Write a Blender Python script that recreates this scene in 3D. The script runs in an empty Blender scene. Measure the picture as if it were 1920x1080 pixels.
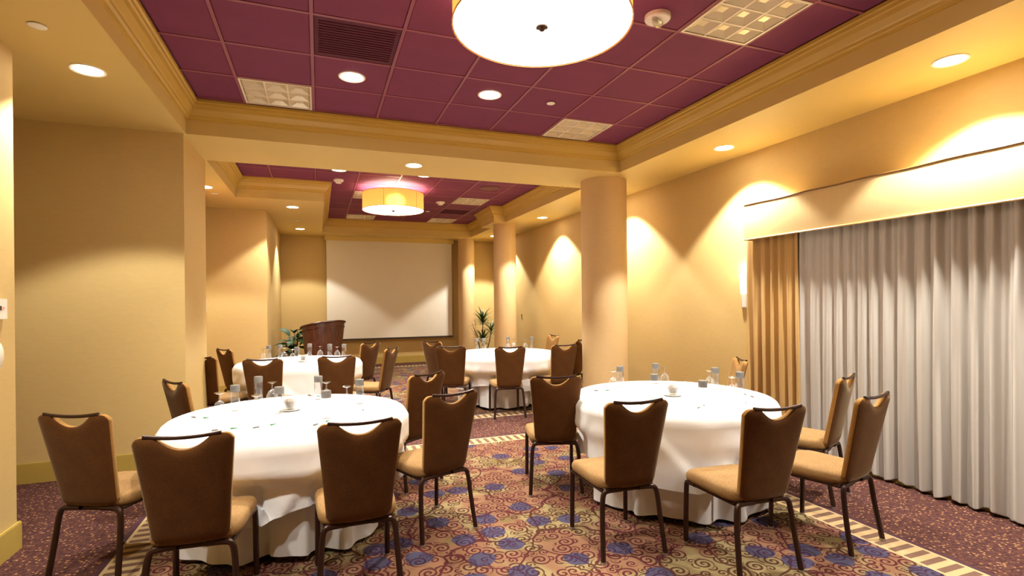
import bpy, math, random
from mathutils import Vector, Matrix
scene = bpy.context.scene
COL = scene.collection
R = random.Random(7)
pi = math.pi

# ------------------------------------------------------------ camera
F_PX, TH, ROLL, CY, CAM_H = 975.933, 0.3554, 0.0097, 565.38, 1.5247
cam_d = bpy.data.cameras.new('camera'); cam = bpy.data.objects.new('camera', cam_d); COL.objects.link(cam)
cam_d.sensor_fit = 'HORIZONTAL'; cam_d.sensor_width = 36.0; cam_d.lens = F_PX / 1920 * 36.0
cam_d.shift_y = (CY - 540) / 1920.0; cam_d.clip_start = 0.05
_right = Vector((math.cos(TH), -math.sin(TH), 0)); _fwd = Vector((math.sin(TH), math.cos(TH), 0)); _up = Vector((0, 0, 1))
_r = _right * math.cos(ROLL) - _up * math.sin(ROLL); _u = _right * math.sin(ROLL) + _up * math.cos(ROLL)
M = Matrix.Identity(4)
for i in range(3):
    M[i][0], M[i][1], M[i][2] = _r[i], _u[i], -_fwd[i]
M[2][3] = CAM_H
cam.matrix_world = M
scene.camera = cam

# ------------------------------------------------------------ world, exposure
world = bpy.data.worlds.new('world'); scene.world = world; world.use_nodes = True
world.node_tree.nodes['Background'].inputs[0].default_value = (1.0, 0.85, 0.65, 1)
world.node_tree.nodes['Background'].inputs[1].default_value = 0.02
scene.view_settings.view_transform = 'Standard'; scene.view_settings.look = 'None'
scene.view_settings.gamma = 1.0; scene.view_settings.use_curve_mapping = False
scene.view_settings.exposure = 1.53
scene.cycles.max_bounces = 6; scene.cycles.diffuse_bounces = 3; scene.cycles.glossy_bounces = 2; scene.cycles.transmission_bounces = 4; scene.cycles.transparent_max_bounces = 10
scene.cycles.adaptive_threshold = 0.05
scene.cycles.caustics_reflective = False; scene.cycles.caustics_refractive = False
WARM = (1.0, 0.97, 0.86)
DOWN_W = 150.0        # watt of one recessed downlight
COFFER_W = 140.0      # the stronger ones in the plum ceilings
DRUM_W = 9.0        # watt of the bulbs in one drum pendant

# ------------------------------------------------------------ numbers of the room
S, C = 3.135, 3.432              # soffit and coffer ceiling heights
WR, WF = 4.463, 13.35            # right wall X, far wall Y
WB = -2.6                        # back wall Y
LX, RX = -1.16, 3.56             # coffer sides
Y1A, Y1B = -2.0, 5.66            # coffer 1
Y2A, Y2B = 6.63, 12.50           # coffer 2

# ------------------------------------------------------------ materials
def srgb(r, g, b):
    f = lambda c: (c / 255 / 12.92) if c / 255 <= 0.04045 else ((c / 255 + 0.055) / 1.055) ** 2.4
    return (f(r), f(g), f(b), 1.0)
MATS = {}
class NT:
    def __init__(s, name):
        s.m = bpy.data.materials.new(name); s.m.use_nodes = True; s.t = s.m.node_tree
        s.b = s.t.nodes['Principled BSDF']; s.out = s.t.nodes['Material Output']; MATS[name] = s.m
    def n(s, typ, **kw):
        nd = s.t.nodes.new(typ)
        for k, v in kw.items():
            if k.startswith('i_'):
                key = k[2:]; key = int(key) if key.isdigit() else key
                nd.inputs[key].default_value = v
            else: setattr(nd, k, v)
        return nd
    def l(s, a, b): s.t.links.new(a, b)
    def math(s, op, a, b=None, c=None, clamp=False):
        nd = s.t.nodes.new('ShaderNodeMath'); nd.operation = op; nd.use_clamp = clamp
        for i, v in enumerate((a, b, c)):
            if v is None: continue
            if isinstance(v, (int, float)): nd.inputs[i].default_value = v
            else: s.l(v, nd.inputs[i])
        return nd.outputs[0]
    def mix(s, fac, a, b):
        nd = s.t.nodes.new('ShaderNodeMix'); nd.data_type = 'RGBA'
        for sock, v in ((nd.inputs['Factor'], fac), (nd.inputs['A'], a), (nd.inputs['B'], b)):
            if isinstance(v, (int, float)): sock.default_value = v
            elif isinstance(v, tuple): sock.default_value = v
            else: s.l(v, sock)
        return nd.outputs['Result']
    def step(s, v, lo, hi):   # smooth 0..1
        nd = s.t.nodes.new('ShaderNodeMapRange'); nd.interpolation_type = 'SMOOTHSTEP'
        s.l(v, nd.inputs[0]); nd.inputs[1].default_value = lo; nd.inputs[2].default_value = hi
        return nd.outputs[0]
    def pos(s): return s.n('ShaderNodeNewGeometry').outputs['Position']
    def obj(s): return s.n('ShaderNodeTexCoord').outputs['Object']
    def noise(s, vec, scale, detail=3.0, rough=0.5, dist=0.0):
        nd = s.n('ShaderNodeTexNoise'); nd.inputs['Scale'].default_value = scale; nd.inputs['Detail'].default_value = detail
        nd.inputs['Roughness'].default_value = rough; nd.inputs['Distortion'].default_value = dist
        if vec is not None: s.l(vec, nd.inputs['Vector'])
        return nd.outputs['Fac']
    def bump(s, height, strength=0.3, distance=0.002):
        nd = s.n('ShaderNodeBump'); nd.inputs['Strength'].default_value = strength; nd.inputs['Distance'].default_value = distance
        s.l(height, nd.inputs['Height']); s.l(nd.outputs[0], s.b.inputs['Normal'])
    def color(s, c):
        if isinstance(c, tuple): s.b.inputs['Base Color'].default_value = c
        else: s.l(c, s.b.inputs['Base Color'])
    def set(s, **kw):
        for k, v in kw.items(): s.b.inputs[k.replace('_', ' ')].default_value = v

def mat_simple(name, col, rough=0.5, metal=0.0, var=0.06, scale=30.0, bump=0.0, **kw):
    t = NT(name); v = t.noise(t.obj(), scale)
    dark = tuple(c * (1 - var * 2) for c in col[:3]) + (1,)
    t.color(t.mix(v, dark, tuple(min(1, c * (1 + var)) for c in col[:3]) + (1,)))
    t.set(Roughness=rough, Metallic=metal, **kw)
    if bump: t.bump(v, bump)
    return t.m

def mat_wall(name, col):
    t = NT(name); p = t.pos()
    sc = t.n('ShaderNodeMapping'); sc.inputs['Scale'].default_value = (1, 1, 3.0); t.l(p, sc.inputs[0])
    v1 = t.noise(sc.outputs[0], 14, 5, 0.65); v2 = t.noise(p, 120, 2)
    sc2 = t.n('ShaderNodeMapping'); sc2.inputs['Scale'].default_value = (30, 30, 160); t.l(p, sc2.inputs[0])
    v3 = t.noise(sc2.outputs[0], 3, 2)
    a = t.mix(v1, tuple(c * .90 for c in col[:3]) + (1,), tuple(min(1, c * 1.08) for c in col[:3]) + (1,))
    t.color(t.mix(t.math('MULTIPLY', v3, 0.35), a, tuple(c * .80 for c in col[:3]) + (1,)))
    t.set(Roughness=0.62, Specular_IOR_Level=0.35)
    t.bump(t.math('ADD', t.math('MULTIPLY', v2, .5), v3), 0.12, 0.003)
    return t.m
mat_wall('wallpaper', srgb(209, 179, 119))
mat_wall('column_paper', srgb(214, 182, 134))
mat_simple('soffit_paint', srgb(214, 186, 114), 0.55, var=.02, scale=4)
mat_simple('crown_paint', srgb(198, 162, 74), 0.42, var=.02, scale=6)
mat_simple('base_paint', srgb(184, 156, 76), 0.45, var=.02, scale=6)

def mat_tile(name, col, perf=False):
    t = NT(name); p = t.pos(); inf = t.n('ShaderNodeObjectInfo')
    v = t.noise(p, 220, 3, 0.7); w = t.noise(p, 5, 2)
    base = t.mix(t.math('MULTIPLY_ADD', w, .5, t.math('MULTIPLY', v, .5)), tuple(c * .70 for c in col[:3]) + (1,), tuple(c * 1.15 for c in col[:3]) + (1,))
    base = t.mix(t.math('MULTIPLY', inf.outputs['Random'], .22), base, tuple(c * .6 for c in col[:3]) + (1,))
    t.color(base); t.set(Roughness=0.75, Specular_IOR_Level=0.3); t.bump(v, 0.35, 0.002)
    return t.m
mat_tile('tile_plum', srgb(124, 54, 86))
mat_tile('tile_dark', srgb(92, 38, 58))
mat_simple('bar_plum', srgb(142, 70, 90), 0.45, var=.03)
mat_simple('grille_plum', srgb(110, 62, 62), 0.6, var=.1)
mat_simple('white_metal', srgb(232, 222, 202), 0.35, var=.02)
mat_simple('louver_metal', srgb(214, 200, 172), 0.25, metal=0.25, var=.02)
mat_simple('plastic_white', srgb(238, 232, 222), 0.4, var=.02)
mat_simple('plastic_dark', srgb(40, 34, 32), 0.4)
mat_simple('plastic_grey', srgb(170, 165, 158), 0.4)

def mat_emit(name, col, strength):
    t = NT(name); t.set(Roughness=.5); t.color(col)
    t.b.inputs['Emission Color'].default_value = col; t.b.inputs['Emission Strength'].default_value = strength
    return t.m
mat_emit('lens_glow', (1, .90, .72, 1), 14.0)
mat_emit('diffuser_glow', (1, .90, .68, 1), 6.5)
mat_emit('sconce_glow', (1, .86, .56, 1), .9)
mat_emit('led_red', (1, .08, .05, 1), 1.0)

def mat_shade():
    t = NT('shade_fabric'); p = t.pos()
    m = t.n('ShaderNodeMapping'); m.inputs['Scale'].default_value = (60, 60, 300); t.l(p, m.inputs[0])
    v = t.noise(m.outputs[0], 2, 2)
    col = t.mix(v, srgb(166, 98, 44), srgb(180, 112, 54))
    t.color(col); t.set(Roughness=.8)
    tr = t.n('ShaderNodeBsdfTranslucent'); t.l(col, tr.inputs[0])
    mx = t.n('ShaderNodeMixShader'); mx.inputs[0].default_value = .6
    t.l(t.b.outputs[0], mx.inputs[1]); t.l(tr.outputs[0], mx.inputs[2]); t.l(mx.outputs[0], t.out.inputs[0])
    rf = t.n('ShaderNodeBsdfRefraction'); rf.inputs['IOR'].default_value = 1.18; rf.inputs['Roughness'].default_value = .6; t.l(col, rf.inputs['Color'])
    m2 = t.n('ShaderNodeMixShader'); m2.inputs[0].default_value = .35; t.l(mx.outputs[0], m2.inputs[1]); t.l(rf.outputs[0], m2.inputs[2]); t.l(m2.outputs[0], t.out.inputs[0])
    t.b.inputs['Emission Color'].default_value = (1, .50, .16, 1); t.b.inputs['Emission Strength'].default_value = .15
mat_shade()

def mat_fabric(name, a, b, scale=260, rough=.85, sheen=.25, bump=.25):
    t = NT(name); o = t.obj()
    m = t.n('ShaderNodeMapping'); m.inputs['Scale'].default_value = (1, 1, 2.6); t.l(o, m.inputs[0])
    v = t.noise(m.outputs[0], scale, 2, .6); w = t.noise(o, 14, 2)
    f = t.math('MULTIPLY_ADD', v, .8, t.math('MULTIPLY', w, .2))
    t.color(t.mix(t.step(f, .35, .65), a, b)); t.set(Roughness=rough, Specular_IOR_Level=.2)
    t.b.inputs['Sheen Weight'].default_value = sheen; t.b.inputs['Sheen Roughness'].default_value = .4
    t.b.inputs['Sheen Tint'].default_value = (1, .8, .5, 1)
    t.bump(v, bump, .0015)
    return t.m
mat_fabric('back_fabric', srgb(70, 38, 10), srgb(92, 55, 17), 200)
mat_fabric('front_fabric', srgb(138, 96, 44), srgb(164, 120, 62), 150)
mat_fabric('seat_fabric', srgb(132, 96, 56), srgb(154, 122, 80), 150, sheen=.1)
mat_simple('bronze_tube', srgb(58, 36, 28), 0.32, metal=0.55, var=.1)
mat_simple('glide_metal', srgb(190, 184, 176), 0.3, metal=.8)

def mat_cloth(name, col, weave=900, rough=.8):
    t = NT(name); v = t.noise(t.obj(), weave, 1); w = t.noise(t.obj(), 6, 3)
    t.color(t.mix(w, tuple(c * .95 for c in col[:3]) + (1,), col)); t.set(Roughness=rough, Specular_IOR_Level=.2)
    t.b.inputs['Sheen Weight'].default_value = .1
    t.bump(w, .15, .01)
    return t.m
mat_cloth('linen_white', srgb(232, 230, 232))
mat_cloth('linen_under', srgb(228, 225, 226))

def mat_drape(name, col, trans):
    t = NT(name); p = t.pos()
    m = t.n('ShaderNodeMapping'); m.inputs['Scale'].default_value = (20, 20, 1); t.l(p, m.inputs[0])
    v = t.noise(m.outputs[0], 3, 3); w = t.noise(p, 40, 3)
    c = t.mix(v, tuple(x * .90 for x in col[:3]) + (1,), col)
    t.color(c); t.set(Roughness=.7, Specular_IOR_Level=.25); t.b.inputs['Sheen Weight'].default_value = .15
    t.bump(w, .08, .005)
    if trans:
        tr = t.n('ShaderNodeBsdfTranslucent'); t.l(c, tr.inputs[0])
        mx = t.n('ShaderNodeMixShader'); mx.inputs[0].default_value = trans
        t.l(t.b.outputs[0], mx.inputs[1]); t.l(tr.outputs[0], mx.inputs[2]); t.l(mx.outputs[0], t.out.inputs[0])
    return t.m
mat_drape('drape_gold', srgb(200, 160, 100), 0)
mat_drape('drape_sheer', srgb(204, 196, 188), .12)
mat_drape('valance_satin', srgb(210, 180, 128), 0)
MATS['valance_satin'].node_tree.nodes['Principled BSDF'].inputs['Roughness'].default_value = .42
mat_simple('piping_gold', srgb(228, 190, 120), .45)
mat_simple('welt_dark', srgb(120, 84, 40), .6)
mat_simple('screen_white', srgb(226, 218, 204), .9, var=.01, scale=2)
mat_simple('black_edge', srgb(40, 30, 24), .6)

def mat_wood(name, a, b, scale=(30, 30, 1.2), rough=.3):
    t = NT(name); o = t.obj(); m = t.n('ShaderNodeMapping'); m.inputs['Scale'].default_value = scale; t.l(o, m.inputs[0])
    v = t.noise(m.outputs[0], 2.0, 5, .65, .6); t.color(t.mix(t.step(v, .3, .7), a, b)); t.set(Roughness=rough); t.bump(v, .05, .002)
mat_wood('walnut', srgb(52, 26, 18), srgb(92, 52, 36))
mat_wood('door_wood', srgb(150, 70, 24), srgb(190, 98, 40), rough=.4)
mat_simple('leaf_green', srgb(40, 74, 32), .6, var=.25, scale=12)
mat_simple('leaf_light', srgb(98, 126, 58), .45, var=.25, scale=12)
mat_simple('stem_brown', srgb(96, 74, 44), .7, var=.2)
mat_simple('pot_clay', srgb(84, 62, 46), .5)
mat_simple('soil', srgb(48, 36, 28), .95, var=.3)
mat_simple('paper', srgb(244, 242, 238), .8, var=.01)
mat_simple('pen_green', srgb(40, 120, 60), .35)
mat_simple('cap_grey', srgb(112, 109, 106), .35, var=.03)
mat_simple('candy', srgb(136, 98, 58), .5, var=.5, scale=90, bump=.5)
mat_simple('ceramic', srgb(236, 230, 222), .25, var=.01)

def mat_glass(name, tint, lo, hi):
    t = NT(name); t.t.nodes.remove(t.b)
    tr = t.n('ShaderNodeBsdfTransparent'); tr.inputs[0].default_value = tint
    gl = t.n('ShaderNodeBsdfGlossy'); gl.inputs['Roughness'].default_value = .06; gl.inputs[0].default_value = (.9, .9, .9, 1)
    lw = t.n('ShaderNodeLayerWeight'); lw.inputs[0].default_value = .35
    v = t.noise(t.obj(), 40, 1)
    mr = t.n('ShaderNodeMapRange'); t.l(t.math('MULTIPLY_ADD', v, .06, lw.outputs['Facing']), mr.inputs[0]); mr.inputs[3].default_value = lo; mr.inputs[4].default_value = hi
    mx = t.n('ShaderNodeMixShader'); t.l(mr.outputs[0], mx.inputs[0]); t.l(tr.outputs[0], mx.inputs[1]); t.l(gl.outputs[0], mx.inputs[2])
    t.l(mx.outputs[0], t.out.inputs[0])
mat_glass('glass_clear', (.93, .94, .94, 1), .04, .55)
mat_glass('bottle_clear', (.86, .87, .87, 1), .05, .5)

# ---- carpets
def carpet_outer():
    t = NT('carpet_mottled'); p = t.pos()
    vo = t.n('ShaderNodeTexVoronoi'); vo.inputs['Scale'].default_value = 48; t.l(p, vo.inputs['Vector'])
    sp = t.n('ShaderNodeSeparateColor'); t.l(vo.outputs['Color'], sp.inputs[0])
    v = t.noise(p, 90, 3, .7); w = t.noise(p, 34, 2)
    a = t.mix(t.step(w, .4, .6), srgb(72, 44, 42), srgb(94, 60, 50))
    a = t.mix(t.step(v, .48, .62), a, srgb(52, 30, 36))
    f = t.math('MULTIPLY', t.math('GREATER_THAN', sp.outputs[0], .60), t.step(vo.outputs['Distance'], .42, .2))
    a = t.mix(f, a, srgb(164, 120, 84))
    t.color(a); t.set(Roughness=.95, Specular_IOR_Level=.1); t.bump(v, .5, .004)
carpet_outer()
def carpet_bars(name, axis):
    t = NT(name); p = t.pos(); s = t.n('ShaderNodeSeparateXYZ'); t.l(p, s.inputs[0])
    c = t.math('FRACT', t.math('MULTIPLY', s.outputs[axis], 1 / .088))
    v = t.noise(p, 220, 2, .7)
    m = t.step(t.math('ABSOLUTE', t.math('SUBTRACT', c, .5)), .255, .235)
    t.color(t.mix(m, t.mix(v, srgb(156, 128, 92), srgb(192, 164, 122)), t.mix(v, srgb(84, 58, 50), srgb(126, 98, 80))))
    t.set(Roughness=.95, Specular_IOR_Level=.1); t.bump(v, .4, .003)
carpet_bars('carpet_bars_a', 0); carpet_bars('carpet_bars_b', 1)
mat_simple('carpet_cream', srgb(182, 154, 112), .95, var=.15, scale=200)
mat_simple('carpet_line', srgb(66, 30, 42), .95, var=.15, scale=200)
def carpet_field():
    t = NT('carpet_scroll'); p0 = t.pos()
    s0 = t.n('ShaderNodeSeparateXYZ'); t.l(p0, s0.inputs[0])
    flat = t.n('ShaderNodeCombineXYZ'); t.l(s0.outputs[0], flat.inputs[0]); t.l(s0.outputs[1], flat.inputs[1]); p = flat.outputs[0]
    def spiral(scale, turns, width, offset, rmax, chance):
        mp = t.n('ShaderNodeMapping'); mp.inputs['Location'].default_value = offset; t.l(p, mp.inputs[0])
        vo = t.n('ShaderNodeTexVoronoi'); vo.voronoi_dimensions = '2D'; vo.inputs['Scale'].default_value = scale; vo.inputs['Randomness'].default_value = .75
        t.l(mp.outputs[0], vo.inputs['Vector'])
        sub = t.n('ShaderNodeVectorMath'); sub.operation = 'SUBTRACT'; t.l(mp.outputs[0], sub.inputs[0]); t.l(vo.outputs['Position'], sub.inputs[1])
        s = t.n('ShaderNodeSeparateXYZ'); t.l(sub.outputs[0], s.inputs[0])
        col = t.n('ShaderNodeSeparateColor'); t.l(vo.outputs['Color'], col.inputs[0])
        sign = t.math('SUBTRACT', t.math('MULTIPLY', t.math('GREATER_THAN', col.outputs[0], .5), 2), 1)
        ang = t.math('DIVIDE', t.math('ARCTAN2', t.math('MULTIPLY', s.outputs[1], sign), s.outputs[0]), 2 * pi)
        ln = t.n('ShaderNodeVectorMath'); ln.operation = 'LENGTH'; t.l(sub.outputs[0], ln.inputs[0]); r = ln.outputs['Value']
        ph = t.math('FRACT', t.math('ADD', t.math('ADD', t.math('MULTIPLY', r, turns * scale / rmax), ang), col.outputs[1]))
        line = t.step(t.math('ABSOLUTE', t.math('SUBTRACT', ph, .5)), width, width * .6)
        inside = t.step(r, rmax / scale, rmax * .93 / scale)
        return t.math('MULTIPLY', t.math('MULTIPLY', line, inside), t.math('LESS_THAN', col.outputs[2], chance)), r, col
    a, ra, ca = spiral(7.6, 1.9, .27, (0, 0, 0), .47, 1.0)
    b, rb, cb = spiral(12.5, 1.5, .30, (3.3, 1.7, 0), .45, .9)
    b = t.math('MULTIPLY', b, t.math('GREATER_THAN', ra, .058))
    # long vines: wavy ridges between large cells
    nz = t.n('ShaderNodeTexNoise'); nz.inputs['Scale'].default_value = 3.2; nz.inputs['Detail'].default_value = 1; t.l(p, nz.inputs['Vector'])
    wp = t.n('ShaderNodeVectorMath'); wp.operation = 'MULTIPLY_ADD'; t.l(nz.outputs['Color'], wp.inputs[0]); wp.inputs[1].default_value = (.30, .30, 0); t.l(p, wp.inputs[2])
    ve = t.n('ShaderNodeTexVoronoi'); ve.voronoi_dimensions = '2D'; ve.feature = 'DISTANCE_TO_EDGE'; ve.inputs['Scale'].default_value = 2.6; t.l(wp.outputs[0], ve.inputs['Vector'])
    vine = t.step(ve.outputs['Distance'], .030, .015)
    line = t.math('MAXIMUM', t.math('MAXIMUM', a, b), vine)
    # blue balls
    mp = t.n('ShaderNodeMapping'); mp.inputs['Location'].default_value = (.37, 2.21, 0)
    nb = t.n('ShaderNodeTexNoise'); nb.inputs['Scale'].default_value = 7; nb.inputs['Detail'].default_value = 1; t.l(p, nb.inputs['Vector'])
    wb = t.n('ShaderNodeVectorMath'); wb.operation = 'MULTIPLY_ADD'; t.l(nb.outputs['Color'], wb.inputs[0]); wb.inputs[1].default_value = (.05, .05, 0); t.l(p, wb.inputs[2]); t.l(wb.outputs[0], mp.inputs[0])
    vb = t.n('ShaderNodeTexVoronoi'); vb.voronoi_dimensions = '2D'; vb.inputs['Scale'].default_value = 3.5; vb.inputs['Randomness'].default_value = .85; t.l(mp.outputs[0], vb.inputs['Vector'])
    cb2 = t.n('ShaderNodeSeparateColor'); t.l(vb.outputs['Color'], cb2.inputs[0])
    ball = t.math('MULTIPLY', t.step(vb.outputs['Distance'], .30, .275), t.math('LESS_THAN', cb2.outputs[0], .62))
    patch = t.step(t.noise(p, 2.3, 2), .50, .60)
    fine = t.noise(p, 260, 2, .7)
    ground = t.mix(patch, srgb(136, 99, 74), srgb(146, 128, 90))
    ground = t.mix(t.step(t.noise(p, 3.1, 1), .58, .66), ground, srgb(116, 98, 62))
    ground = t.mix(ball, ground, srgb(70, 68, 92))
    ink = t.mix(patch, srgb(78, 30, 36), srgb(74, 44, 32)); ink = t.mix(ball, ink, srgb(54, 32, 56))
    c = t.mix(line, ground, ink)
    c = t.mix(t.math('MULTIPLY', fine, .35), c, srgb(70, 46, 40))
    t.color(c); t.set(Roughness=.95, Specular_IOR_Level=.1); t.bump(fine, .5, .004)
carpet_field()

# ------------------------------------------------------------ mesh helpers
class MB:
    def __init__(s): s.v, s.f, s.mi = [], [], []
    def add(s, vs, fs, mi=0):
        o = len(s.v); s.v += [tuple(v) for v in vs]; s.f += [tuple(i + o for i in f) for f in fs]; s.mi += [mi] * len(fs); return s
    def box(s, x0, x1, y0, y1, z0, z1, mi=0):
        v = [(x, y, z) for z in (z0, z1) for y in (y0, y1) for x in (x0, x1)]
        return s.add(v, [(0, 2, 3, 1), (4, 5, 7, 6), (0, 1, 5, 4), (2, 6, 7, 3), (0, 4, 6, 2), (1, 3, 7, 5)], mi)
    def quad(s, a, b, c, d, mi=0): return s.add([a, b, c, d], [(0, 1, 2, 3)], mi)
    def lathe(s, prof, n=16, cx=0, cy=0, cap0=True, cap1=True, a0=0, a1=2 * pi, mi=0):
        full = abs(a1 - a0 - 2 * pi) < 1e-6; m = n if full else n + 1
        vs = []; fs = []
        for (r, z) in prof:
            for k in range(m):
                a = a0 + (a1 - a0) * k / n; vs.append((cx + r * math.cos(a), cy + r * math.sin(a), z))
        for i in range(len(prof) - 1):
            for k in range(n):
                k2 = (k + 1) % m if full else k + 1
                fs.append((i * m + k, i * m + k2, (i + 1) * m + k2, (i + 1) * m + k))
        if cap0 and prof[0][0] > 1e-6: fs.append(tuple(range(m))[::-1])
        if cap1 and prof[-1][0] > 1e-6: fs.append(tuple((len(prof) - 1) * m + k for k in range(m)))
        return s.add(vs, fs, mi)
    def tube(s, pts, r, n=8, r1=None, mi=0):
        pts = [Vector(p) for p in pts]; N = len(pts); vs = []; fs = []; prev = None
        for i, p in enumerate(pts):
            d = (pts[min(i + 1, N - 1)] - pts[max(i - 1, 0)]).normalized()
            if prev is None:
                ref = Vector((0, 0, 1)) if abs(d.z) < .9 else Vector((1, 0, 0)); u = d.cross(ref).normalized()
            else: u = (prev - d * prev.dot(d)).normalized()
            prev = u; w = d.cross(u); rr = r if r1 is None else r + (r1 - r) * i / (N - 1)
            for k in range(n):
                a = 2 * pi * k / n; vs.append(p + (u * math.cos(a) + w * math.sin(a)) * rr)
        for i in range(N - 1):
            for k in range(n):
                k2 = (k + 1) % n; fs.append((i * n + k, i * n + k2, (i + 1) * n + k2, (i + 1) * n + k))
        fs.append(tuple(range(n))[::-1]); fs.append(tuple((N - 1) * n + k for k in range(n)))
        return s.add(vs, fs, mi)
    def mesh(s, name, mats, smooth=True, angle=40):
        me = bpy.data.meshes.new(name); me.from_pydata(s.v, [], s.f)
        for m in (mats if isinstance(mats, (list, tuple)) else [mats]): me.materials.append(MATS[m])
        for p, i in zip(me.polygons, s.mi): p.material_index = i
        me.update()
        if smooth:
            me.polygons.foreach_set('use_smooth', [True] * len(me.polygons))
            try: me.set_sharp_from_angle(angle=math.radians(angle))
            except Exception: pass
        return me
    def build(s, name, mats, parent=None, smooth=True, angle=40): return put(name, s.mesh(name, mats, smooth, angle), parent)
def put(name, me, parent=None, loc=None, rz=None):
    o = bpy.data.objects.new(name, me); COL.objects.link(o)
    if parent: o.parent = parent
    if loc: o.location = loc
    if rz is not None: o.rotation_euler = (0, 0, rz)
    return o
def tag(o, label=None, cat=None, group=None, kind=None):
    if label: o['label'] = label
    if cat: o['category'] = cat
    if group: o['group'] = group
    if kind: o['kind'] = kind
    return o
def empty(name, loc=(0, 0, 0), rz=0):
    o = bpy.data.objects.new(name, None); COL.objects.link(o); o.location = loc; o.rotation_euler = (0, 0, rz); o.empty_display_size = .1; return o
def copy_tree(o, parent=None):
    c = o.copy(); COL.objects.link(c)
    if parent: c.parent = parent
    for ch in o.children: copy_tree(ch, c)
    return c
def smooth_path(pts, it=2):
    pts = [Vector(p) for p in pts]
    for _ in range(it):
        q = [pts[0]]
        for a, b in zip(pts, pts[1:]): q += [a.lerp(b, .25), a.lerp(b, .75)]
        q.append(pts[-1]); pts = q
    return pts
def struct(o, label=None): return tag(o, label, kind='structure')

# ------------------------------------------------------------ the shell
fl = MB()
def ring(x0, x1, y0, y1, w, ma, mb):      # border ring of width w; returns inner rect
    X0, X1, Y0, Y1 = x0 + w, x1 - w, y0 + w, y1 - w
    fl.quad((x0, y0, 0), (x1, y0, 0), (X1, Y0, 0), (X0, Y0, 0), ma); fl.quad((X0, Y1, 0), (X1, Y1, 0), (x1, y1, 0), (x0, y1, 0), ma)
    fl.quad((x0, y0, 0), (X0, Y0, 0), (X0, Y1, 0), (x0, y1, 0), mb); fl.quad((X1, Y0, 0), (x1, y0, 0), (x1, y1, 0), (X1, Y1, 0), mb)
    return X0, X1, Y0, Y1
FX0, FX1 = -1.215, 3.465
def field(y0, y1):
    r = ring(FX0, FX1, y0, y1, .035, 1, 1); r = ring(*r, .02, 2, 2); r = ring(*r, .18, 3, 4); r = ring(*r, .02, 2, 2)
    fl.quad((r[0], r[2], 0), (r[1], r[2], 0), (r[1], r[3], 0), (r[0], r[3], 0), 5)
A0, A1, B0, B1 = -2.2, 5.62, 6.50, 12.75
field(A0, A1); field(B0, B1)
def fo(x0, x1, y0, y1): fl.quad((x0, y0, 0), (x1, y0, 0), (x1, y1, 0), (x0, y1, 0), 0)
fo(-3.7, FX0, WB - .1, WF + .1); fo(FX1, WR + .1, WB - .1, WF + .1)
fo(FX0, FX1, WB - .1, A0); fo(FX0, FX1, A1, B0); fo(FX0, FX1, B1, WF + .1)
fo_ = fl.build('floor', ['carpet_mottled', 'carpet_line', 'carpet_cream', 'carpet_bars_a', 'carpet_bars_b', 'carpet_scroll'], smooth=False)
struct(fo_, 'patterned carpet with scrolls, blue balls and striped borders')

def wallbox(name, x0, x1, y0, y1, mat='wallpaper', z1=S + .02):
    return struct(MB().box(x0, x1, y0, y1, 0, z1).build(name, mat, smooth=False))
wallbox('wall_right', WR, WR + .12, WB, WF + .12)
wallbox('wall_far', -.828, WR, WF, WF + .12)
wallbox('wall_back', -3.6, WR, WB - .12, WB)
wallbox('wall_left', -1.91, -1.79, WB, 4.15)
wallbox('wall_recess', -3.72, -3.6, 3.9, 5.66)
wallbox('wall_recess_front', -3.6, -1.91, 4.03, 4.15)
wallbox('wall_pier', -3.6, -1.18, 5.66, 6.65)
wallbox('wall_left_door', -1.865, -1.745, 6.65, 9.80)
wallbox('wall_left_block', -1.865, -.828, 9.80, WF + .12)

def base(name, runs):
    m = MB()
    for (x0, x1, y0, y1) in runs:
        m.box(x0, x1, y0, y1, 0, .165)
        # small bevelled cap
        cx0, cx1, cy0, cy1 = x0 + .003, x1 - .003, y0 + .003, y1 - .003
        m.box(cx0, cx1, cy0, cy1, .165, .172)
    return struct(m.build(name, 'base_paint', smooth=False))
t_ = .018
base('baseboard_right', [(WR - t_, WR, WB, WF)])
base('baseboard_far', [(-.828, WR - t_, WF - t_, WF)])
base('baseboard_left', [(-1.79, -1.79 + t_, WB, 4.15 + t_)])
base('baseboard_recess', [(-3.6, -1.79, 4.15, 4.15 + t_)])
base('baseboard_pier', [(-3.58, -1.18 + t_, 5.66 - t_, 5.66), (-1.18, -1.18 + t_, 5.66, 6.65)])
base('baseboard_left_door', [(-1.745, -1.745 + t_, 6.65, 8.2), (-1.745, -1.745 + t_, 9.46, 9.80)])
base('baseboard_left_block', [(-1.745, -.828 + t_, 9.80 - t_, 9.80), (-.828, -.828 + t_, 9.80, WF - t_)])

ce = MB()
BX0, BX1, BY0, BY1 = 3.32, RX, 9.95, 10.85
NX, NY = .09, 8.755
for r in [(-3.7, LX, WB, WF + .1), (RX, WR + .1, WB, WF + .1), (LX, RX, WB, Y1A), (LX, RX, Y1B, Y2A), (LX, RX, Y2B, WF + .1), (LX, NX, NY, Y2B), (BX0, BX1, BY0, BY1)]:
    ce.box(*r, S, C + .08, 0)
ce.box(LX - .1, RX + .1, Y1A - .1, Y1B + .1, C + .03, C + .07, 1); ce.box(LX - .1, RX + .1, Y2A - .1, Y2B + .1, C + .03, C + .07, 1)
ceiling = struct(ce.build('ceiling', ['soffit_paint', 'bar_plum'], smooth=False), 'gold soffits around two recessed plum tile ceilings')

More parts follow.
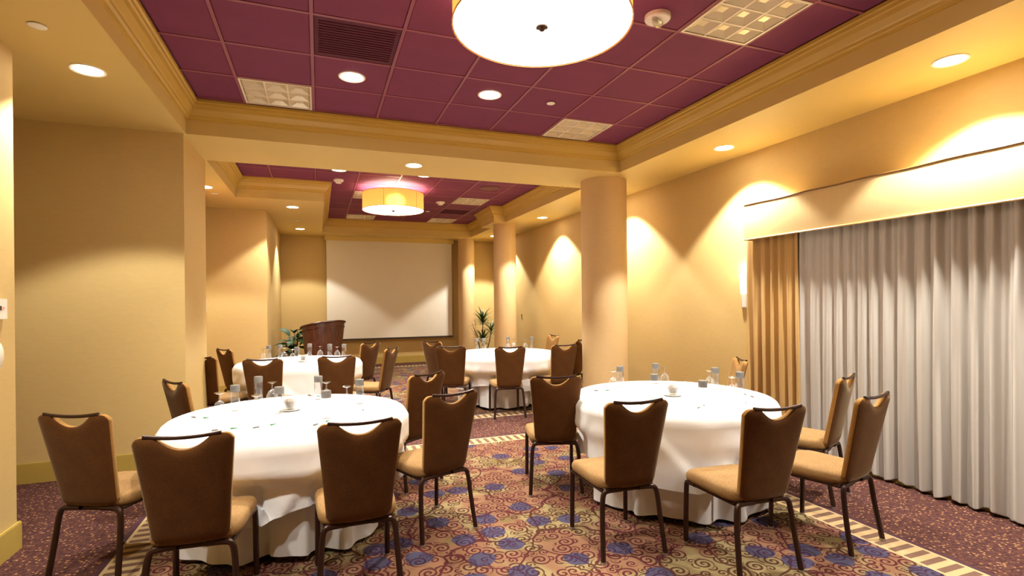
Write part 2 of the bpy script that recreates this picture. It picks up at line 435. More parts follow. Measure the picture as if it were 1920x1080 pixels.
# crown mouldings follow the coffer outlines
PROF = [(0, -.168), (.016, -.168), (.020, -.150), (.036, -.142), (.040, -.126), (.050, -.118), (.078, -.080), (.088, -.052), (.100, -.046), (.104, -.026), (.118, -.020), (.120, .004)]
def crown(name, poly):
    n = len(poly); rings = []
    for off, dz in PROF:
        rg = []
        for i in range(n):
            p, c, q = Vector(poly[i - 1]), Vector(poly[i]), Vector(poly[(i + 1) % n])
            d1, d2 = (c - p).normalized(), (q - c).normalized()
            n1, n2 = Vector((-d1.y, d1.x)), Vector((-d2.y, d2.x))
            o = c + (n1 + n2) * off
            rg.append((o.x, o.y, C + dz))
        rings.append(rg)
    m = MB(); vs = [v for r in rings for v in r]; fs = []
    for a in range(len(rings) - 1):
        for i in range(n):
            j = (i + 1) % n; fs.append((a * n + i, a * n + j, (a + 1) * n + j, (a + 1) * n + i))
    m.add(vs, fs)
    return struct(m.build(name, 'crown_paint', smooth=False), 'stepped gold crown moulding around a plum ceiling')
P1 = [(LX, Y1A), (RX, Y1A), (RX, Y1B), (LX, Y1B)]
P2 = [(LX, Y2A), (RX, Y2A), (RX, BY0), (BX0, BY0), (BX0, BY1), (RX, BY1), (RX, Y2B), (NX, Y2B), (NX, NY), (LX, NY)]
crown('trim_1', P1); crown('trim_2', P2)

# tiles, grid bars
GX0, GS = -.03, .61
def clip(x, a, b): return max(a, min(b, x))
tile_cache = {}
def tile_mesh(w, d, mat):
    k = (round(w, 3), round(d, 3), mat)
    if k not in tile_cache:
        m = MB(); e = .012; z0, z1 = 0.004, .02   # tegular edge
        hw, hd = w / 2 - .006, d / 2 - .006
        m.add([(-hw, -hd, z1), (hw, -hd, z1), (hw, hd, z1), (-hw, hd, z1), (-hw + e, -hd + e, z0), (hw - e, -hd + e, z0), (hw - e, hd - e, z0), (-hw + e, hd - e, z0)],
              [(0, 4, 5, 1), (1, 5, 6, 2), (2, 6, 7, 3), (3, 7, 4, 0), (7, 6, 5, 4), (0, 1, 2, 3)])
        tile_cache[k] = m.mesh('ceiling_tile', mat, smooth=False)
    return tile_cache[k]
def grid(xa, xb, ya, yb, gy0, special, skip):
    xs = [xa] + [GX0 + GS * i for i in range(-4, 8) if xa + .03 < GX0 + GS * i < xb - .03] + [xb]
    ys = [ya] + [gy0 + GS * j for j in range(-30, 30) if ya + .03 < gy0 + GS * j < yb - .03] + [yb]
    for i in range(len(xs) - 1):
        for j in range(len(ys) - 1):
            cx, cy = (xs[i] + xs[i + 1]) / 2, (ys[j] + ys[j + 1]) / 2
            if skip(cx, cy): continue
            kind = None
            for (sx, sy, k) in special:
                if abs(sx - cx) < .25 and abs(sy - cy) < .25: kind = k
            if kind == 'troffer': continue
            o = put('ceiling_tile', tile_mesh(xs[i + 1] - xs[i], ys[j + 1] - ys[j], 'tile_dark' if kind == 'dark' else 'tile_plum'), ceiling, (cx, cy, C))
            if kind == 'dark':
                o['label'] = 'dark perforated air return tile'
                g = MB(); n = 14
                for q in range(n):
                    yy = -.25 + .5 * (q + .5) / n; g.box(-.26, .26, yy - .006, yy + .006, -.003, .006)
                g.build('grille', 'tile_dark', o, smooth=False)
    return xs, ys
P1X = (LX + .118, RX - .118); P1Y = (Y1A + .118, Y1B - .118)
TROF1 = [(-.335, 5.193), (2.715, 5.193), (2.715, 2.753)]
DARK1 = [(.275, 3.973, 'dark')]
xs1, ys1 = grid(*P1X, *P1Y, 3.668, [(x, y, 'troffer') for x, y in TROF1] + DARK1, lambda x, y: y < 1.2)
TROF2 = [(.885, 9.545), (.885, 11.985), (2.715, 9.545), (2.715, 11.985)]
DARK2 = [(2.715, 10.765, 'dark')]
skip2 = lambda x, y: (x < NX + .118 and y > NY - .118)
P2Y = (Y2A + .118, Y2B - .118)
xs2, ys2 = grid(*P1X, *P2Y, 9.24, [(x, y, 'troffer') for x, y in TROF2] + DARK2, skip2)
def bars(xs, ys, notch):
    for x in xs[1:-1]:
        y1 = (NY - .118) if (notch and x < NX + .118) else ys[-1]
        MB().box(x - .012, x + .012, ys[0], y1, C, C + .02).build('grid_bar', 'bar_plum', ceiling, smooth=False)
    for y in ys[1:-1]:
        if y < 1.2: continue
        x0 = (NX + .118) if (notch and y > NY - .118) else xs[0]
        MB().box(x0, xs[-1], y - .012, y + .012, C + .0008, C + .02).build('grid_bar', 'bar_plum', ceiling, smooth=False)
bars(xs1, ys1, False); bars(xs2, ys2, True)

# columns
def column(x, y, r, label):
    o = empty('column', (x, y, 0)); struct(o, label)
    MB().lathe([(r, 0), (r, S)], 40).build('shaft', 'column_paper', o)
    MB().lathe([(r + .001, 0), (r + .018, 0), (r + .018, .16), (r + .012, .17), (r + .001, .172)], 40, cap0=False, cap1=False).build('baseboard', 'base_paint', o, angle=30)
column(3.62, 6.16, .305, 'thick round gold column behind the front right table')
column(3.67, 10.30, .235, 'middle round gold column beside the spiky plant')
column(3.57, 12.98, .21, 'far slim gold column right of the projection screen')

# door on the far-left side wall
d = empty('door_1', (-1.745, 0, 0)); struct(d, 'tall orange-brown wooden door on the far left side wall')
MB().box(0, .025, 8.28, 9.36, .01, 2.93).build('door_leaf', 'door_wood', d, smooth=False)
for (a, b, z0, z1) in [(8.2, 8.28, 0, 3.01), (9.36, 9.44, 0, 3.01), (8.28, 9.36, 2.93, 3.01)]:
    MB().box(0, .035, a, b, z0, z1).build('door_casing', 'door_wood', d, smooth=False)
h_ = MB().tube(smooth_path([(.025, 8.38, 1.02), (.075, 8.38, 1.02), (.075, 8.50, 1.02)]), .01, 8).build('door_handle', 'glide_metal', d)

# ------------------------------------------------------------ lamps
def add_spot(loc, parent, power, size=106, blend=.22, radius=.07):
    l = bpy.data.lights.new('downlight_lamp', 'SPOT'); l.energy = power; l.color = WARM; l.spot_size = math.radians(size); l.spot_blend = blend; l.shadow_soft_size = radius
    o = bpy.data.objects.new('downlight_lamp', l); COL.objects.link(o); o.parent = parent; o.location = loc
    return o
def downlight(x, y, z, r, label, power=DOWN_W):
    o = empty('recessed_downlight', (x, y, z)); tag(o, label, 'downlight', 'recessed downlights')
    MB().lathe([(r * .86, 0), (r * .86, -.004), (r, -.008), (r * 1.06, -.003), (r * 1.06, .0)], 28, cap0=False, cap1=False).build('trim_ring', 'white_metal', o)
    MB().lathe([(r * .86, -.002), (r * .5, -.0045), (0, -.005)], 28, cap0=False, cap1=False).build('lens', 'lens_glow', o)
    add_spot((0, 0, -.03), o, power, *((106, .22) if z == S else (100, .6)))
for (x, y, z, r, l) in [
    (-1.465, 4.337, S, .10, 'recessed downlight in the left soffit, largest at the upper left of the photo'),
    (4.04, 2.275, S, .10, 'recessed downlight in the right soffit above the valance'),
    (4.045, 4.39, S, .10, 'recessed downlight in the right soffit above the gold curtain'),
    (4.045, 6.79, S, .10, 'recessed downlight in the right soffit behind the thick column'),
    (1.06, 6.127, S, .10, 'recessed downlight in the underside of the beam between the ceilings'),
    (-1.448, 8.127, S, .10, 'recessed downlight in the far soffit beside the pier edge'),
    (-.394, 9.393, S, .10, 'recessed downlight in the far left soffit, nearer of two'),
    (-.363, 12.094, S, .10, 'recessed downlight in the far left soffit, closest to the screen wall'),
    (4.049, 9.189, S, .10, 'recessed downlight in the far right soffit between the columns'),
    (4.04, 12.10, S, .10, 'recessed downlight in the right soffit by the far corner'),
    (.279, 4.583, C, .105, 'left downlight of two in the near plum ceiling'),
    (1.495, 4.565, C, .105, 'right downlight of two in the near plum ceiling'),
    (.29, 7.83, C, .105, 'left downlight of two in the far plum ceiling, beside the beam'),
    (1.505, 7.79, C, .105, 'right downlight of two in the far plum ceiling, beside the beam'),
    (-1.465, 1.9, S, .10, 'recessed downlight in the left soffit near the camera, outside the photo'),
    (4.04, .1, S, .10, 'recessed downlight in the right soffit near the camera, outside the photo'),
    (2.715, 1.60, C, .105, 'downlight in the near plum ceiling right of the camera, outside the photo'),
    (-.335, 1.60, C, .105, 'downlight in the near plum ceiling left of the camera, outside the photo')]:
    downlight(x, y, z - (.0 if z == S else -.002), r, l, (DOWN_W if x > 3 else DOWN_W * .52) if z == S else (COFFER_W if y > 2 else COFFER_W * .5))

def drum(x, y, label):
    r, zb, zt = .50, 3.065, 3.345
    o = empty('drum_pendant', (x, y, zb)); tag(o, label, 'pendant lamp', 'drum pendant lamps')
    H = zt - zb
    sh = MB().lathe([(r, 0.004), (r, H)], 64, cap0=False, cap1=False).build('shade', 'shade_fabric', o)
    for z in (0.0, H - .008): MB().lathe([(r + .001, z), (r + .005, z), (r + .005, z + .009), (r + .001, z + .009)], 64, cap0=False, cap1=False).build('rim', 'piping_gold', sh)
    for a in (.6, 2.7, 4.28, 5.4):
        MB().tube([(r * 1.003 * math.cos(a), r * 1.003 * math.sin(a), .004), (r * 1.003 * math.cos(a), r * 1.003 * math.sin(a), H)], .0025, 5).build('seam', 'welt_dark', sh)
    MB().lathe([(r - .004, .006), (r * .6, .001), (0, 0)], 64, cap0=False, cap1=False).build('diffuser', 'diffuser_glow', o)
    MB().lathe([(0, -.022), (.012, -.021), (.020, -.012), (.034, -.006), (.036, 0)], 20, cap0=False, cap1=False).build('finial', 'bronze_tube', o)
    MB().tube([(0, 0, 0), (0, 0, C - zb - .02)], .008, 8).build('rod', 'bronze_tube', o)
    MB().lathe([(.012, C - zb - .05), (.05, C - zb - .03), (.065, C - zb - .002), (.065, C - zb + .003)], 24).build('canopy', 'bronze_tube', o)
    for k in range(3):
        a = 2 * pi * k / 3 + .4; MB().tube([(0, 0, H - .02), (r * .995 * math.cos(a), r * .995 * math.sin(a), H - .02)], .004, 6).build('spoke', 'bronze_tube', o)
    for k in range(1):
        a = 0
        l = bpy.data.lights.new('drum_bulb', 'POINT'); l.energy = DRUM_W; l.color = (1, .84, .58); l.shadow_soft_size = .12
        lo = bpy.data.objects.new('drum_bulb', l); COL.objects.link(lo); lo.parent = o; lo.location = (0.03, 0, .15)
drum(1.19, 2.68, 'large drum pendant lamp with glowing diffuser at the top of the photo')
drum(1.185, 8.86, 'distant orange drum pendant lamp over the far tables')

def troffer(x, y, label):
    o = empty('louver_light', (x, y, C)); tag(o, label, 'ceiling light', 'square louvered ceiling lights')
    h = .29; f = MB()
    for (a, b, c2, d2) in [(-h, h, -h, -h + .016), (-h, h, h - .016, h), (-h, -h + .016, -h + .016, h - .016), (h - .016, h, -h + .016, h - .016)]: f.box(a, b, c2, d2, -.006, .02)
    f.build('frame', 'white_metal', o, smooth=False)
    MB().box(-h + .01, h - .01, -h + .01, h - .01, .024, .029).build('backing', 'louver_metal', o, smooth=False)
    i = h - .016; s = 2 * i / 3
    for k in (1, 2):
        MB().box(-i + s * k - .006, -i + s * k + .006, -i, i, -.004, .012).build('louver_blade', 'white_metal', o, smooth=False)
        MB().box(-i, i, -i + s * k - .006, -i + s * k + .006, -.0035, .012).build('louver_blade', 'white_metal', o, smooth=False)
    for a in range(3):
        for b in range(3):
            cx, cy = -i + s * (a + .5), -i + s * (b + .5); q = s / 2 - .006; p = s * .16
            m = MB().add([(cx - q, cy - q, -.001), (cx + q, cy - q, -.001), (cx + q, cy + q, -.001), (cx - q, cy + q, -.001), (cx - p, cy - p, .022), (cx + p, cy - p, .022), (cx + p, cy + p, .022), (cx - p, cy + p, .022)],
                         [(0, 4, 5, 1), (1, 5, 6, 2), (2, 6, 7, 3), (3, 7, 4, 0), (7, 6, 5, 4)])
            m.build('reflector_cell', 'louver_metal', o, smooth=False)
for (x, y), l in zip(TROF1 + TROF2, ['unlit square louvered light above the near left soffit corner', 'unlit square louvered light near the beam, right of the small white disc', 'unlit square louvered light at the upper right edge beside the big drum',
        'unlit louvered light behind the distant drum pendant', 'unlit louvered light by the far wall left of the distant drum', 'unlit louvered light right of the distant drum, nearer of two', 'unlit louvered light right of the distant drum, by the far wall']):
    troffer(x, y, l)

def disc(x, y, z, r, label):
    o = empty('sprinkler_cover', (x, y, z)); tag(o, label, 'sprinkler cover', 'flat white sprinkler covers')
    MB().lathe([(0, -.010), (r * .9, -.010), (r, -.007), (r, -.004)], 24, cap0=False).build('cover_plate', 'plastic_white', o)
    MB().lathe([(r * .8, -.004), (r * .8, .002)], 20).build('neck', 'plastic_grey', o)
disc(-1.499, 3.738, S, .045, 'flat white sprinkler disc in the left soffit, topmost')
disc(2.11, 4.558, C, .04, 'flat white sprinkler disc in the near plum ceiling')
disc(2.151, 10.818, C, .045, 'flat white sprinkler disc in the far plum ceiling')
disc(-1.40, 8.55, S, .05, 'pale sprinkler disc beside the far pier downlight')
disc(-.392, 10.875, S, .05, 'pale sprinkler disc between the two far left downlights')

def smoke(x, y, r, label):
    o = empty('smoke_detector', (x, y, C)); tag(o, label, 'smoke detector', 'white smoke detectors')
    MB().lathe([(r, 0.002), (r, -.018), (r * .9, -.024), (r * .62, -.026)], 24, cap0=False).build('base', 'plastic_white', o)
    MB().lathe([(r * .6, -.026), (r * .6, -.045), (r * .5, -.055), (0, -.058)], 24, cap0=False, cap1=False).build('sensor_head', 'plastic_white', o)
    for k in range(6):
        a = pi * k / 3; MB().box(-.004, .004, -.004, .004, -.046, -.030).build('vent_rib', 'plastic_grey', o, smooth=False).location = (r * .6 * math.cos(a), r * .6 * math.sin(a), 0)
smoke(.303, 8.463, .075, 'white smoke detector in the far plum ceiling, left of the drum')
smoke(2.189, 9.766, .085, 'white smoke detector in the far plum ceiling, right of the drum')
o = empty('strobe_alarm', (2.15, 2.93, C), rz=.5); tag(o, 'white ceiling strobe alarm with faceted clear lens beside the big drum', 'alarm')
MB().lathe([(.085, .002), (.085, -.022), (.078, -.03), (0, -.03)], 28, cap0=False, cap1=False).build('base', 'plastic_white', o)
m = MB(); m.lathe([(.045, -.03), (.045, -.05), (.03, -.065), (0, -.068)], 8, cap0=False, cap1=False); so = m.build('strobe_lens', 'glass_clear', o, smooth=False); so.scale = (1.3, .7, 1)
MB().box(-.055, .055, -.012, .012, -.045, -.03).build('reflector', 'glide_metal', o, smooth=False)
o = empty('ceiling_speaker', (2.715, 8.325, C)); tag(o, 'round dim speaker grille in the far plum ceiling', 'speaker')
MB().lathe([(.16, .003), (.16, -.004), (.15, -.006), (0, -.007)], 32, cap0=False, cap1=False).build('grille', 'grille_plum', o)
MB().lathe([(.16, .003), (.172, .003), (.172, -.006), (.16, -.006)], 32, cap0=False, cap1=False).build('ring', 'grille_plum', o)

# ------------------------------------------------------------ curtains, valance, sconce
def curtain(name, mat, ya, yb, zb, zt, xc, amp, period, seed, label, group, hemvar=.012):
    rr = random.Random(seed); n = max(60, int((ya - yb) / .006)); nz = 15
    # irregular fold phase
    ph = []; p = rr.random() * 6
    k1, k2 = rr.uniform(2.2, 3.2), rr.uniform(.9, 1.4)
    m = MB(); vs = []; fs = []
    for i in range(n + 1):
        u = i / n; y = ya + (yb - ya) * u
        p = (ya - y) / period * 2 * pi + 1.1 * math.sin((ya - y) * k1 * 2.1 + seed) + .8 * math.sin((ya - y) * k2 * 5.3 + 2 * seed)
        am = amp * (.72 + .28 * math.sin((ya - y) * 3.7 + seed * 1.7))
        for j in range(nz + 1):
            v = j / (nz - 1) if j < nz else 1.003; z = zt + (zb + hemvar * math.sin(p * .5 + seed) - zt) * v
            sharp = math.sin(p + .25 * math.sin(v * 2.4 + y * 2)); sharp = math.copysign(abs(sharp) ** .8, sharp)
            x = xc - am * (.75 + .35 * v) * sharp + .008 * math.sin(2.3 * p + v * 3)
            vs.append((x, y + .010 * math.sin(v * 3 + p) * v, z))
    for i in range(n):
        for j in range(nz):
            a = i * (nz + 1) + j; fs.append((a, a + nz + 1, a + nz + 2, a + 1))
    m.add(vs, fs); o = m.build(name, mat, angle=80)
    sm = o.modifiers.new('thickness', 'SOLIDIFY'); sm.thickness = .003
    return tag(o, label, 'curtain', group)
curtain('gold_curtain', 'drape_gold', 4.395, 3.775, .02, 2.30, 4.385, .042, .094, 1, 'gathered gold side curtain at the left end of the window', None)
curtain('sheer_curtain', 'drape_sheer', 3.79, 2.60, .035, 2.30, 4.405, .030, .120, 2, 'white sheer curtain panel next to the gold curtain', 'white sheer panels')
curtain('sheer_curtain', 'drape_sheer', 2.635, 2.07, .03, 2.30, 4.39, .040, .135, 5, 'white sheer curtain panel right of the vertical seam', 'white sheer panels')
curtain('sheer_curtain', 'drape_sheer', 2.115, .3, .03, 2.30, 4.375, .038, .15, 9, 'white sheer curtain panel cut by the right edge of the photo', 'white sheer panels')
v = empty('window_valance', (0, 0, 0)); tag(v, 'padded gold satin valance box above the window curtains', 'valance')
VX, VY0, VY1, VZ0, VZ1 = 4.27, .1, 4.348, 2.158, 2.524
m = MB(); nz = 8
prof = [(VX - .012 * math.sin(pi * k / nz), VZ0 + (VZ1 - VZ0) * k / nz) for k in range(nz + 1)]
vs = []; fs = []
for (x, z) in prof: vs += [(x, VY0, z), (x, VY1, z), (WR, VY1, z)]
for k in range(nz): fs += [(k * 3, k * 3 + 1, k * 3 + 4, k * 3 + 3), (k * 3 + 1, k * 3 + 2, k * 3 + 5, k * 3 + 4)]
m.add(vs, fs); m.quad((VX, VY0, VZ1), (VX, VY1, VZ1), (WR, VY1, VZ1), (WR, VY0, VZ1)); b_ = m.build('face_board', 'valance_satin', v, angle=50)
MB().box(VX + .02, WR, VY0, VY1 - .02, VZ0 + .20, VZ0 + .215).build('top_board', 'valance_satin', v, smooth=False)
wig = [(VX - .004, VY1, VZ1)] + [(VX - .004, VY1 - (VY1 - VY0) * k / 40, VZ1 + .003 * math.sin(k * 1.1)) for k in range(1, 41)]
MB().tube([(WR, VY1 + .003, VZ1)] + wig, .007, 6).build('top_welt', 'welt_dark', v)
MB().tube([(WR, VY1 + .003, VZ0)] + [(VX - .004, VY1 - (VY1 - VY0) * k / 20, VZ0) for k in range(21)], .009, 6).build('bottom_piping', 'piping_gold', v)

o = empty('wall_sconce', (WR, 4.535, 0)); tag(o, 'frosted glass wall sconce glowing beside the gold curtain', 'wall lamp')
def half(prof, mat, name, par): return MB().lathe(prof, 16, a0=pi / 2, a1=3 * pi / 2, cap0=True, cap1=False).build(name, mat, par)
half([(.052, 1.585), (.060, 1.70), (.068, 1.80)], 'sconce_glow', 'shade', o)
half([(.040, 1.44), (.052, 1.584)], 'plastic_white', 'lower_shade', o)
MB().box(-.02, 0, -.035, .035, 1.43, 1.80).build('back_plate', 'white_metal', o, smooth=False)
MB().tube([(-.03, -.063, 1.775), (-.03, -.075, 1.775)], .006, 8).build('thumb_screw', 'plastic_dark', o); MB().tube([(-.03, -.062, 1.755), (-.03, -.074, 1.755)], .006, 8).build('thumb_screw', 'plastic_dark', o)
l = bpy.data.lights.new('sconce_lamp', 'POINT'); l.energy = 1.2; l.color = (1, .8, .5); l.shadow_soft_size = .03
lo = bpy.data.objects.new('sconce_lamp', l); COL.objects.link(lo); lo.parent = o; lo.location = (-.05, 0, 1.86)

def plate(name, x, y, z, w, h, nx, label, cat):
    o = empty(name, (x, y, z)); tag(o, label, cat); return o
o = empty('light_switch', (WR, 11.36, 1.19)); tag(o, 'small dark wall switch on the far right wall', 'switch')
MB().box(-.008, 0, -.035, .035, -.055, .055).build('switch_plate', 'wallpaper', o, smooth=False); MB().box(-.016, -.008, -.012, .012, -.04, .04).build('toggle', 'plastic_dark', o, smooth=False)
o = empty('thermostat', (-1.79, 3.945, 1.51)); tag(o, 'white wall thermostat with a small dark display at the left edge', 'thermostat')
MB().box(0, .022, -.075, .072, -.06, .06).build('case', 'plastic_white', o, smooth=False); MB().box(.022, .024, -.052, .010, -.008, .018).build('display', 'plastic_dark', o, smooth=False)
MB().box(.022, .025, .022, .036, .0, .012).build('indicator', 'led_red', o, smooth=False)
o = empty('wall_dispenser', (-1.79, 3.825, 1.24)); tag(o, 'rounded pale grey wall unit below the thermostat', 'wall unit')
m = MB().lathe([(.108, 0), (.106, .03), (.09, .05), (.05, .062), (0, .065)], 28, cap0=True, cap1=False); q = m.build('cover', 'plastic_white', o); q.rotation_euler = (0, pi / 2, 0)
m = MB().lathe([(.112, 0), (.112, .012), (.106, .014)], 28, cap0=True, cap1=True); q = m.build('back_ring', 'plastic_grey', o); q.rotation_euler = (0, pi / 2, 0)
o = empty('wall_intercom', (-1.745, 9.60, 1.51)); tag(o, 'small white intercom box on the wall beside the wooden door', 'intercom')
MB().box(0, .035, -.06, .06, -.10, .11).build('case', 'plastic_white', o, smooth=False); MB().box(.035, .037, -.03, .03, .03, .07).build('display', 'plastic_grey', o, smooth=False)
MB().tube([(.02, 0, -.10), (.02, 0, -.16)], .012, 8).build('plug', 'plastic_grey', o)

# projection screen
o = empty('projection_screen', (0, 13.20, 0)); tag(o, 'large white pull-down projection screen on the far wall', 'projection screen')
MB().box(.18, 3.24, -.004, .004, .66, S - .10).build('screen_fabric', 'screen_white', o, smooth=False)
MB().box(.17, 3.25, -.012, .012, .625, .66).build('bottom_bar', 'black_edge', o, smooth=False)
MB().box(.14, 3.28, -.05, .06, S - .10, S).build('case', 'soffit_paint', o, smooth=False)

# ------------------------------------------------------------ lectern and plants
o = empty('lectern', (.07, 10.1, 0), rz=0); tag(o, 'dark walnut barrel-shaped lectern with slanted top left of the screen', 'lectern')
m = MB(); n = 40; vs = []; fs = []; nz = 8
def lz(a): return 1.135 + .045 * math.cos(a) - .06 * math.sin(a)
for j in range(nz + 1):
    for k in range(n):
        a = 2 * pi * k / n; z = .06 + (lz(a) - .06) * j / nz; r = .275 + .105 * (z / 1.2) ** 1.3; vs.append((r * math.cos(a), r * .8 * math.sin(a), z))
for j in range(nz):
    for k in range(n): fs.append((j * n + k, j * n + (k + 1) % n, (j + 1) * n + (k + 1) % n, (j + 1) * n + k))
m.add(vs, fs); m.build('body', 'walnut', o)
pts = [((.385) * math.cos(2 * pi * k / n), .385 * .8 * math.sin(2 * pi * k / n), lz(2 * pi * k / n)) for k in range(n + 1)]
MB().tube(pts, .014, 8).build('top_rim', 'walnut', o)
m = MB(); m.add([(.38 * math.cos(2 * pi * k / n), .30 * math.sin(2 * pi * k / n), lz(2 * pi * k / n) - .09) for k in range(n)], [tuple(range(n))]); m.build('reading_desk', 'walnut', o)
MB().lathe([(.29, 0), (.29, .04), (.275, .06)], 40).build('plinth', 'walnut', o)

def leaf_mesh(L, W, droop, fold, name, mat, n=7):
    m = MB(); vs = []; fs = []
    for i in range(n + 1):
        t = i / n; w = W * (math.sin(pi * min(1, t * .94 + .06)) ** .8) * (1 - .25 * t); x = L * t * (1 - .12 * droop * t); z = L * (.25 * t - droop * t * t)
        vs += [(x, -w, z + fold * w), (x, 0, z), (x, w, z + fold * w)]
    for i in range(n):
        a = i * 3; fs += [(a, a + 3, a + 4, a + 1), (a + 1, a + 4, a + 5, a + 2)]
    return m.add(vs, fs).mesh(name, mat, angle=60)
def pot(par, r, h):
    MB().lathe([(r * .72, 0), (r * .95, h * .9), (r, h * .9), (r, h), (r * .9, h), (r * .88, h * .86)], 28, cap1=False).build('pot', 'pot_clay', par)
    MB().lathe([(r * .88, h * .87), (0, h * .9)], 24, cap0=False, cap1=False).build('soil', 'soil', par)
pl = empty('leafy_plant', (-.44, 10.85, 0)); tag(pl, 'broad-leaved green potted plant beside the lectern', 'potted plant'); pot(pl, .17, .34)
big = leaf_mesh(.30, .085, .55, .35, 'leaf', 'leaf_green')
rr = random.Random(3)
for k in range(36):
    a = rr.uniform(0, 2 * pi); hh = .42 + .58 * k / 36 + rr.uniform(-.04, .04); rad = .04 + .08 * rr.random()
    st = MB().tube(smooth_path([(0, 0, .28), (.03 * math.cos(a), .03 * math.sin(a), hh * .7), (rad * math.cos(a), rad * math.sin(a), hh)]), .005, 5).build('stem', 'leaf_green', pl)
    lf = put('leaf', big, pl, (rad * math.cos(a), rad * math.sin(a), hh)); lf.rotation_euler = (rr.uniform(-.3, .3), rr.uniform(-.75, .1), a); s = rr.uniform(.75, 1.1); lf.scale = (s, s, s)
pl = empty('spiky_plant', (3.62, 11.75, 0)); tag(pl, 'spiky strap-leaved potted plant between the two far columns', 'potted plant'); pot(pl, .18, .36)
strap = leaf_mesh(.40, .021, .32, .2, 'leaf', 'leaf_green', 6); strap2 = leaf_mesh(.42, .018, .26, .2, 'leaf', 'leaf_light', 6)
for (cx, cy, hz, cnt, sc) in [(0, 0, 1.04, 56, 1.0), (.22, .05, .80, 30, .8), (-.02, -.06, .62, 40, .85)]:
    MB().tube(smooth_path([(cx * .2, cy * .2, .3), (cx * .7, cy * .7, hz * .6), (cx, cy, hz)]), .014, 6, .010).build('stem', 'stem_brown', pl)
    for k in range(cnt):
        a = 2.399 * k; el = .15 + 1.2 * (k / cnt)
        lf = put('leaf', strap if k % 3 else strap2, pl, (cx, cy, hz - .06 + .10 * k / cnt)); lf.rotation_euler = (0, -el + .25, a); s = sc * rr.uniform(.8, 1.1); lf.scale = (s, s, s)
for k in range(9):
    a = rr.uniform(2.2, 3.9); L = rr.uniform(.45, .85)
    MB().tube(smooth_path([(-.05, 0, .3), (-.05 + .10 * math.cos(a), .1 * math.sin(a), .3 + L * .6), (-.05 + .26 * math.cos(a) * rr.uniform(.5, 1.1), .15 * math.sin(a), .3 + L)]), .004, 5, .002).build('dry_stalk', 'stem_brown', pl)

# ------------------------------------------------------------ tables
CHAIRS = [
 (-1.11, 3.74, 66, 'brown fabric banquet chair at the far left of the photo, before the pier wall'),
 (-.55, 3.03, 86, 'brown fabric banquet chair in the left foreground, seat showing right'),
 (.18, 3.00, 91, 'brown fabric banquet chair in the centre foreground at the front left table'),
 (.69, 3.57, 109, 'brown fabric banquet chair on the right of the front left table, nearer of two'),
 (.65, 4.51, 124, 'brown fabric banquet chair on the right of the front left table, partly hidden behind another'),
 (-.77, 4.78, 34, 'brown fabric banquet chair behind the front left table, next to the pier'),
 (1.82, 3.96, 72, 'brown fabric banquet chair left of the front right table, backed to the far tables'),
 (1.76, 2.90, 85, 'brown fabric banquet chair in front of the front right table, nearer the aisle'),
 (2.33, 2.46, 86, 'brown fabric banquet chair in front of the front right table, nearest the camera'),
 (3.05, 2.49, 103, 'brown fabric banquet chair right of the front right table, nearest the sheer curtains'),
 (3.56, 3.07, 114, 'brown fabric banquet chair right of the front right table, half hidden by another chair'),
 (3.55, 4.12, 152, 'gold-lit banquet chair behind the front right table, beside the gold curtain'),
 (-1.08, 6.88, 60, 'dark brown banquet chair cut off by the pier edge'),
 (-.89, 7.80, 34, 'dark brown banquet chair left of the back left table, turned sideways'),
 (-.50, 6.38, 79, 'brown banquet chair in front of the back left table, left of two'),
 (.19, 6.37, 88, 'brown banquet chair in front of the back left table, right of two'),
 (.49, 8.12, 134, 'gold-lit banquet chair behind the back left table, under the screen'),
 (.60, 7.00, 150, 'gold-lit banquet chair right of the back left table, seen edge-on'),
 (1.84, 7.90, 34, 'gold-lit banquet chair left of the back right table, farther of two'),
 (1.74, 7.00, 69, 'brown banquet chair left of the back right table, nearer of two'),
 (2.35, 6.575, 80, 'brown banquet chair in front of the back right table with all legs showing'),
 (3.03, 6.58, 96, 'brown banquet chair in front of the back right table, beside the thick column'),
 (3.54, 7.27, 125, 'dark banquet chair half hidden by the thick column'),
 (3.42, 8.05, 182, 'small gold-lit banquet chair behind the back right table'),
]
TR, TZ = .768, .755
_tc = [(-.18, 3.95), (2.65, 3.49), (-.24, 7.45), (2.63, 7.42)]
def _shift(c):
    t = min(_tc, key=lambda q: math.hypot(q[0] - c[0], q[1] - c[1])); dx, dy = c[0] - t[0], c[1] - t[1]; d = math.hypot(dx, dy)
    return (c[0] + dx / d * .006, c[1] + dy / d * .006, c[2], c[3])
CHAIRS = [_shift(c) for c in CHAIRS]
PUSH = []   # seats that press into the cloths
KEEP = []
def solve_push():
    n = 256; ks = []
    for i in range(n):
        a = 2 * pi * i / n; r = TR + .05
        while r > .58:
            x, y = r * math.cos(a), r * math.sin(a); hit = False
            for (cx, cy, c, q) in PUSH:
                dx, dy = x - cx, y - cy; lx, ly = dx * q - dy * c, dx * c + dy * q
                if abs(lx) < .232 and -.29 < ly < .262: hit = True
            if not hit: break
            r -= .004
        ks.append(max(r - TR - .05, -.17))
    mn = [min(ks[(i + d) % n] for d in range(-3, 4)) for i in range(n)]
    for _ in range(3): mn = [min(ks[i], sum(mn[(i + d) % n] for d in range(-8, 9)) / 17) for i in range(n)]
    KEEP[:] = mn
def yield_to_chairs(x, y, z):
    t = min(1.0, max(0.0, (.57 - z) / .11)); t = t * t * (3 - 2 * t)
    r = math.hypot(x, y); a = (math.atan2(y, x) % (2 * pi)) / (2 * pi) * 256; i = int(a) % 256; f = a - int(a)
    k = KEEP[i] * (1 - f) + KEEP[(i + 1) % 256] * f; g = (r + k * t) / r
    return x * g, y * g
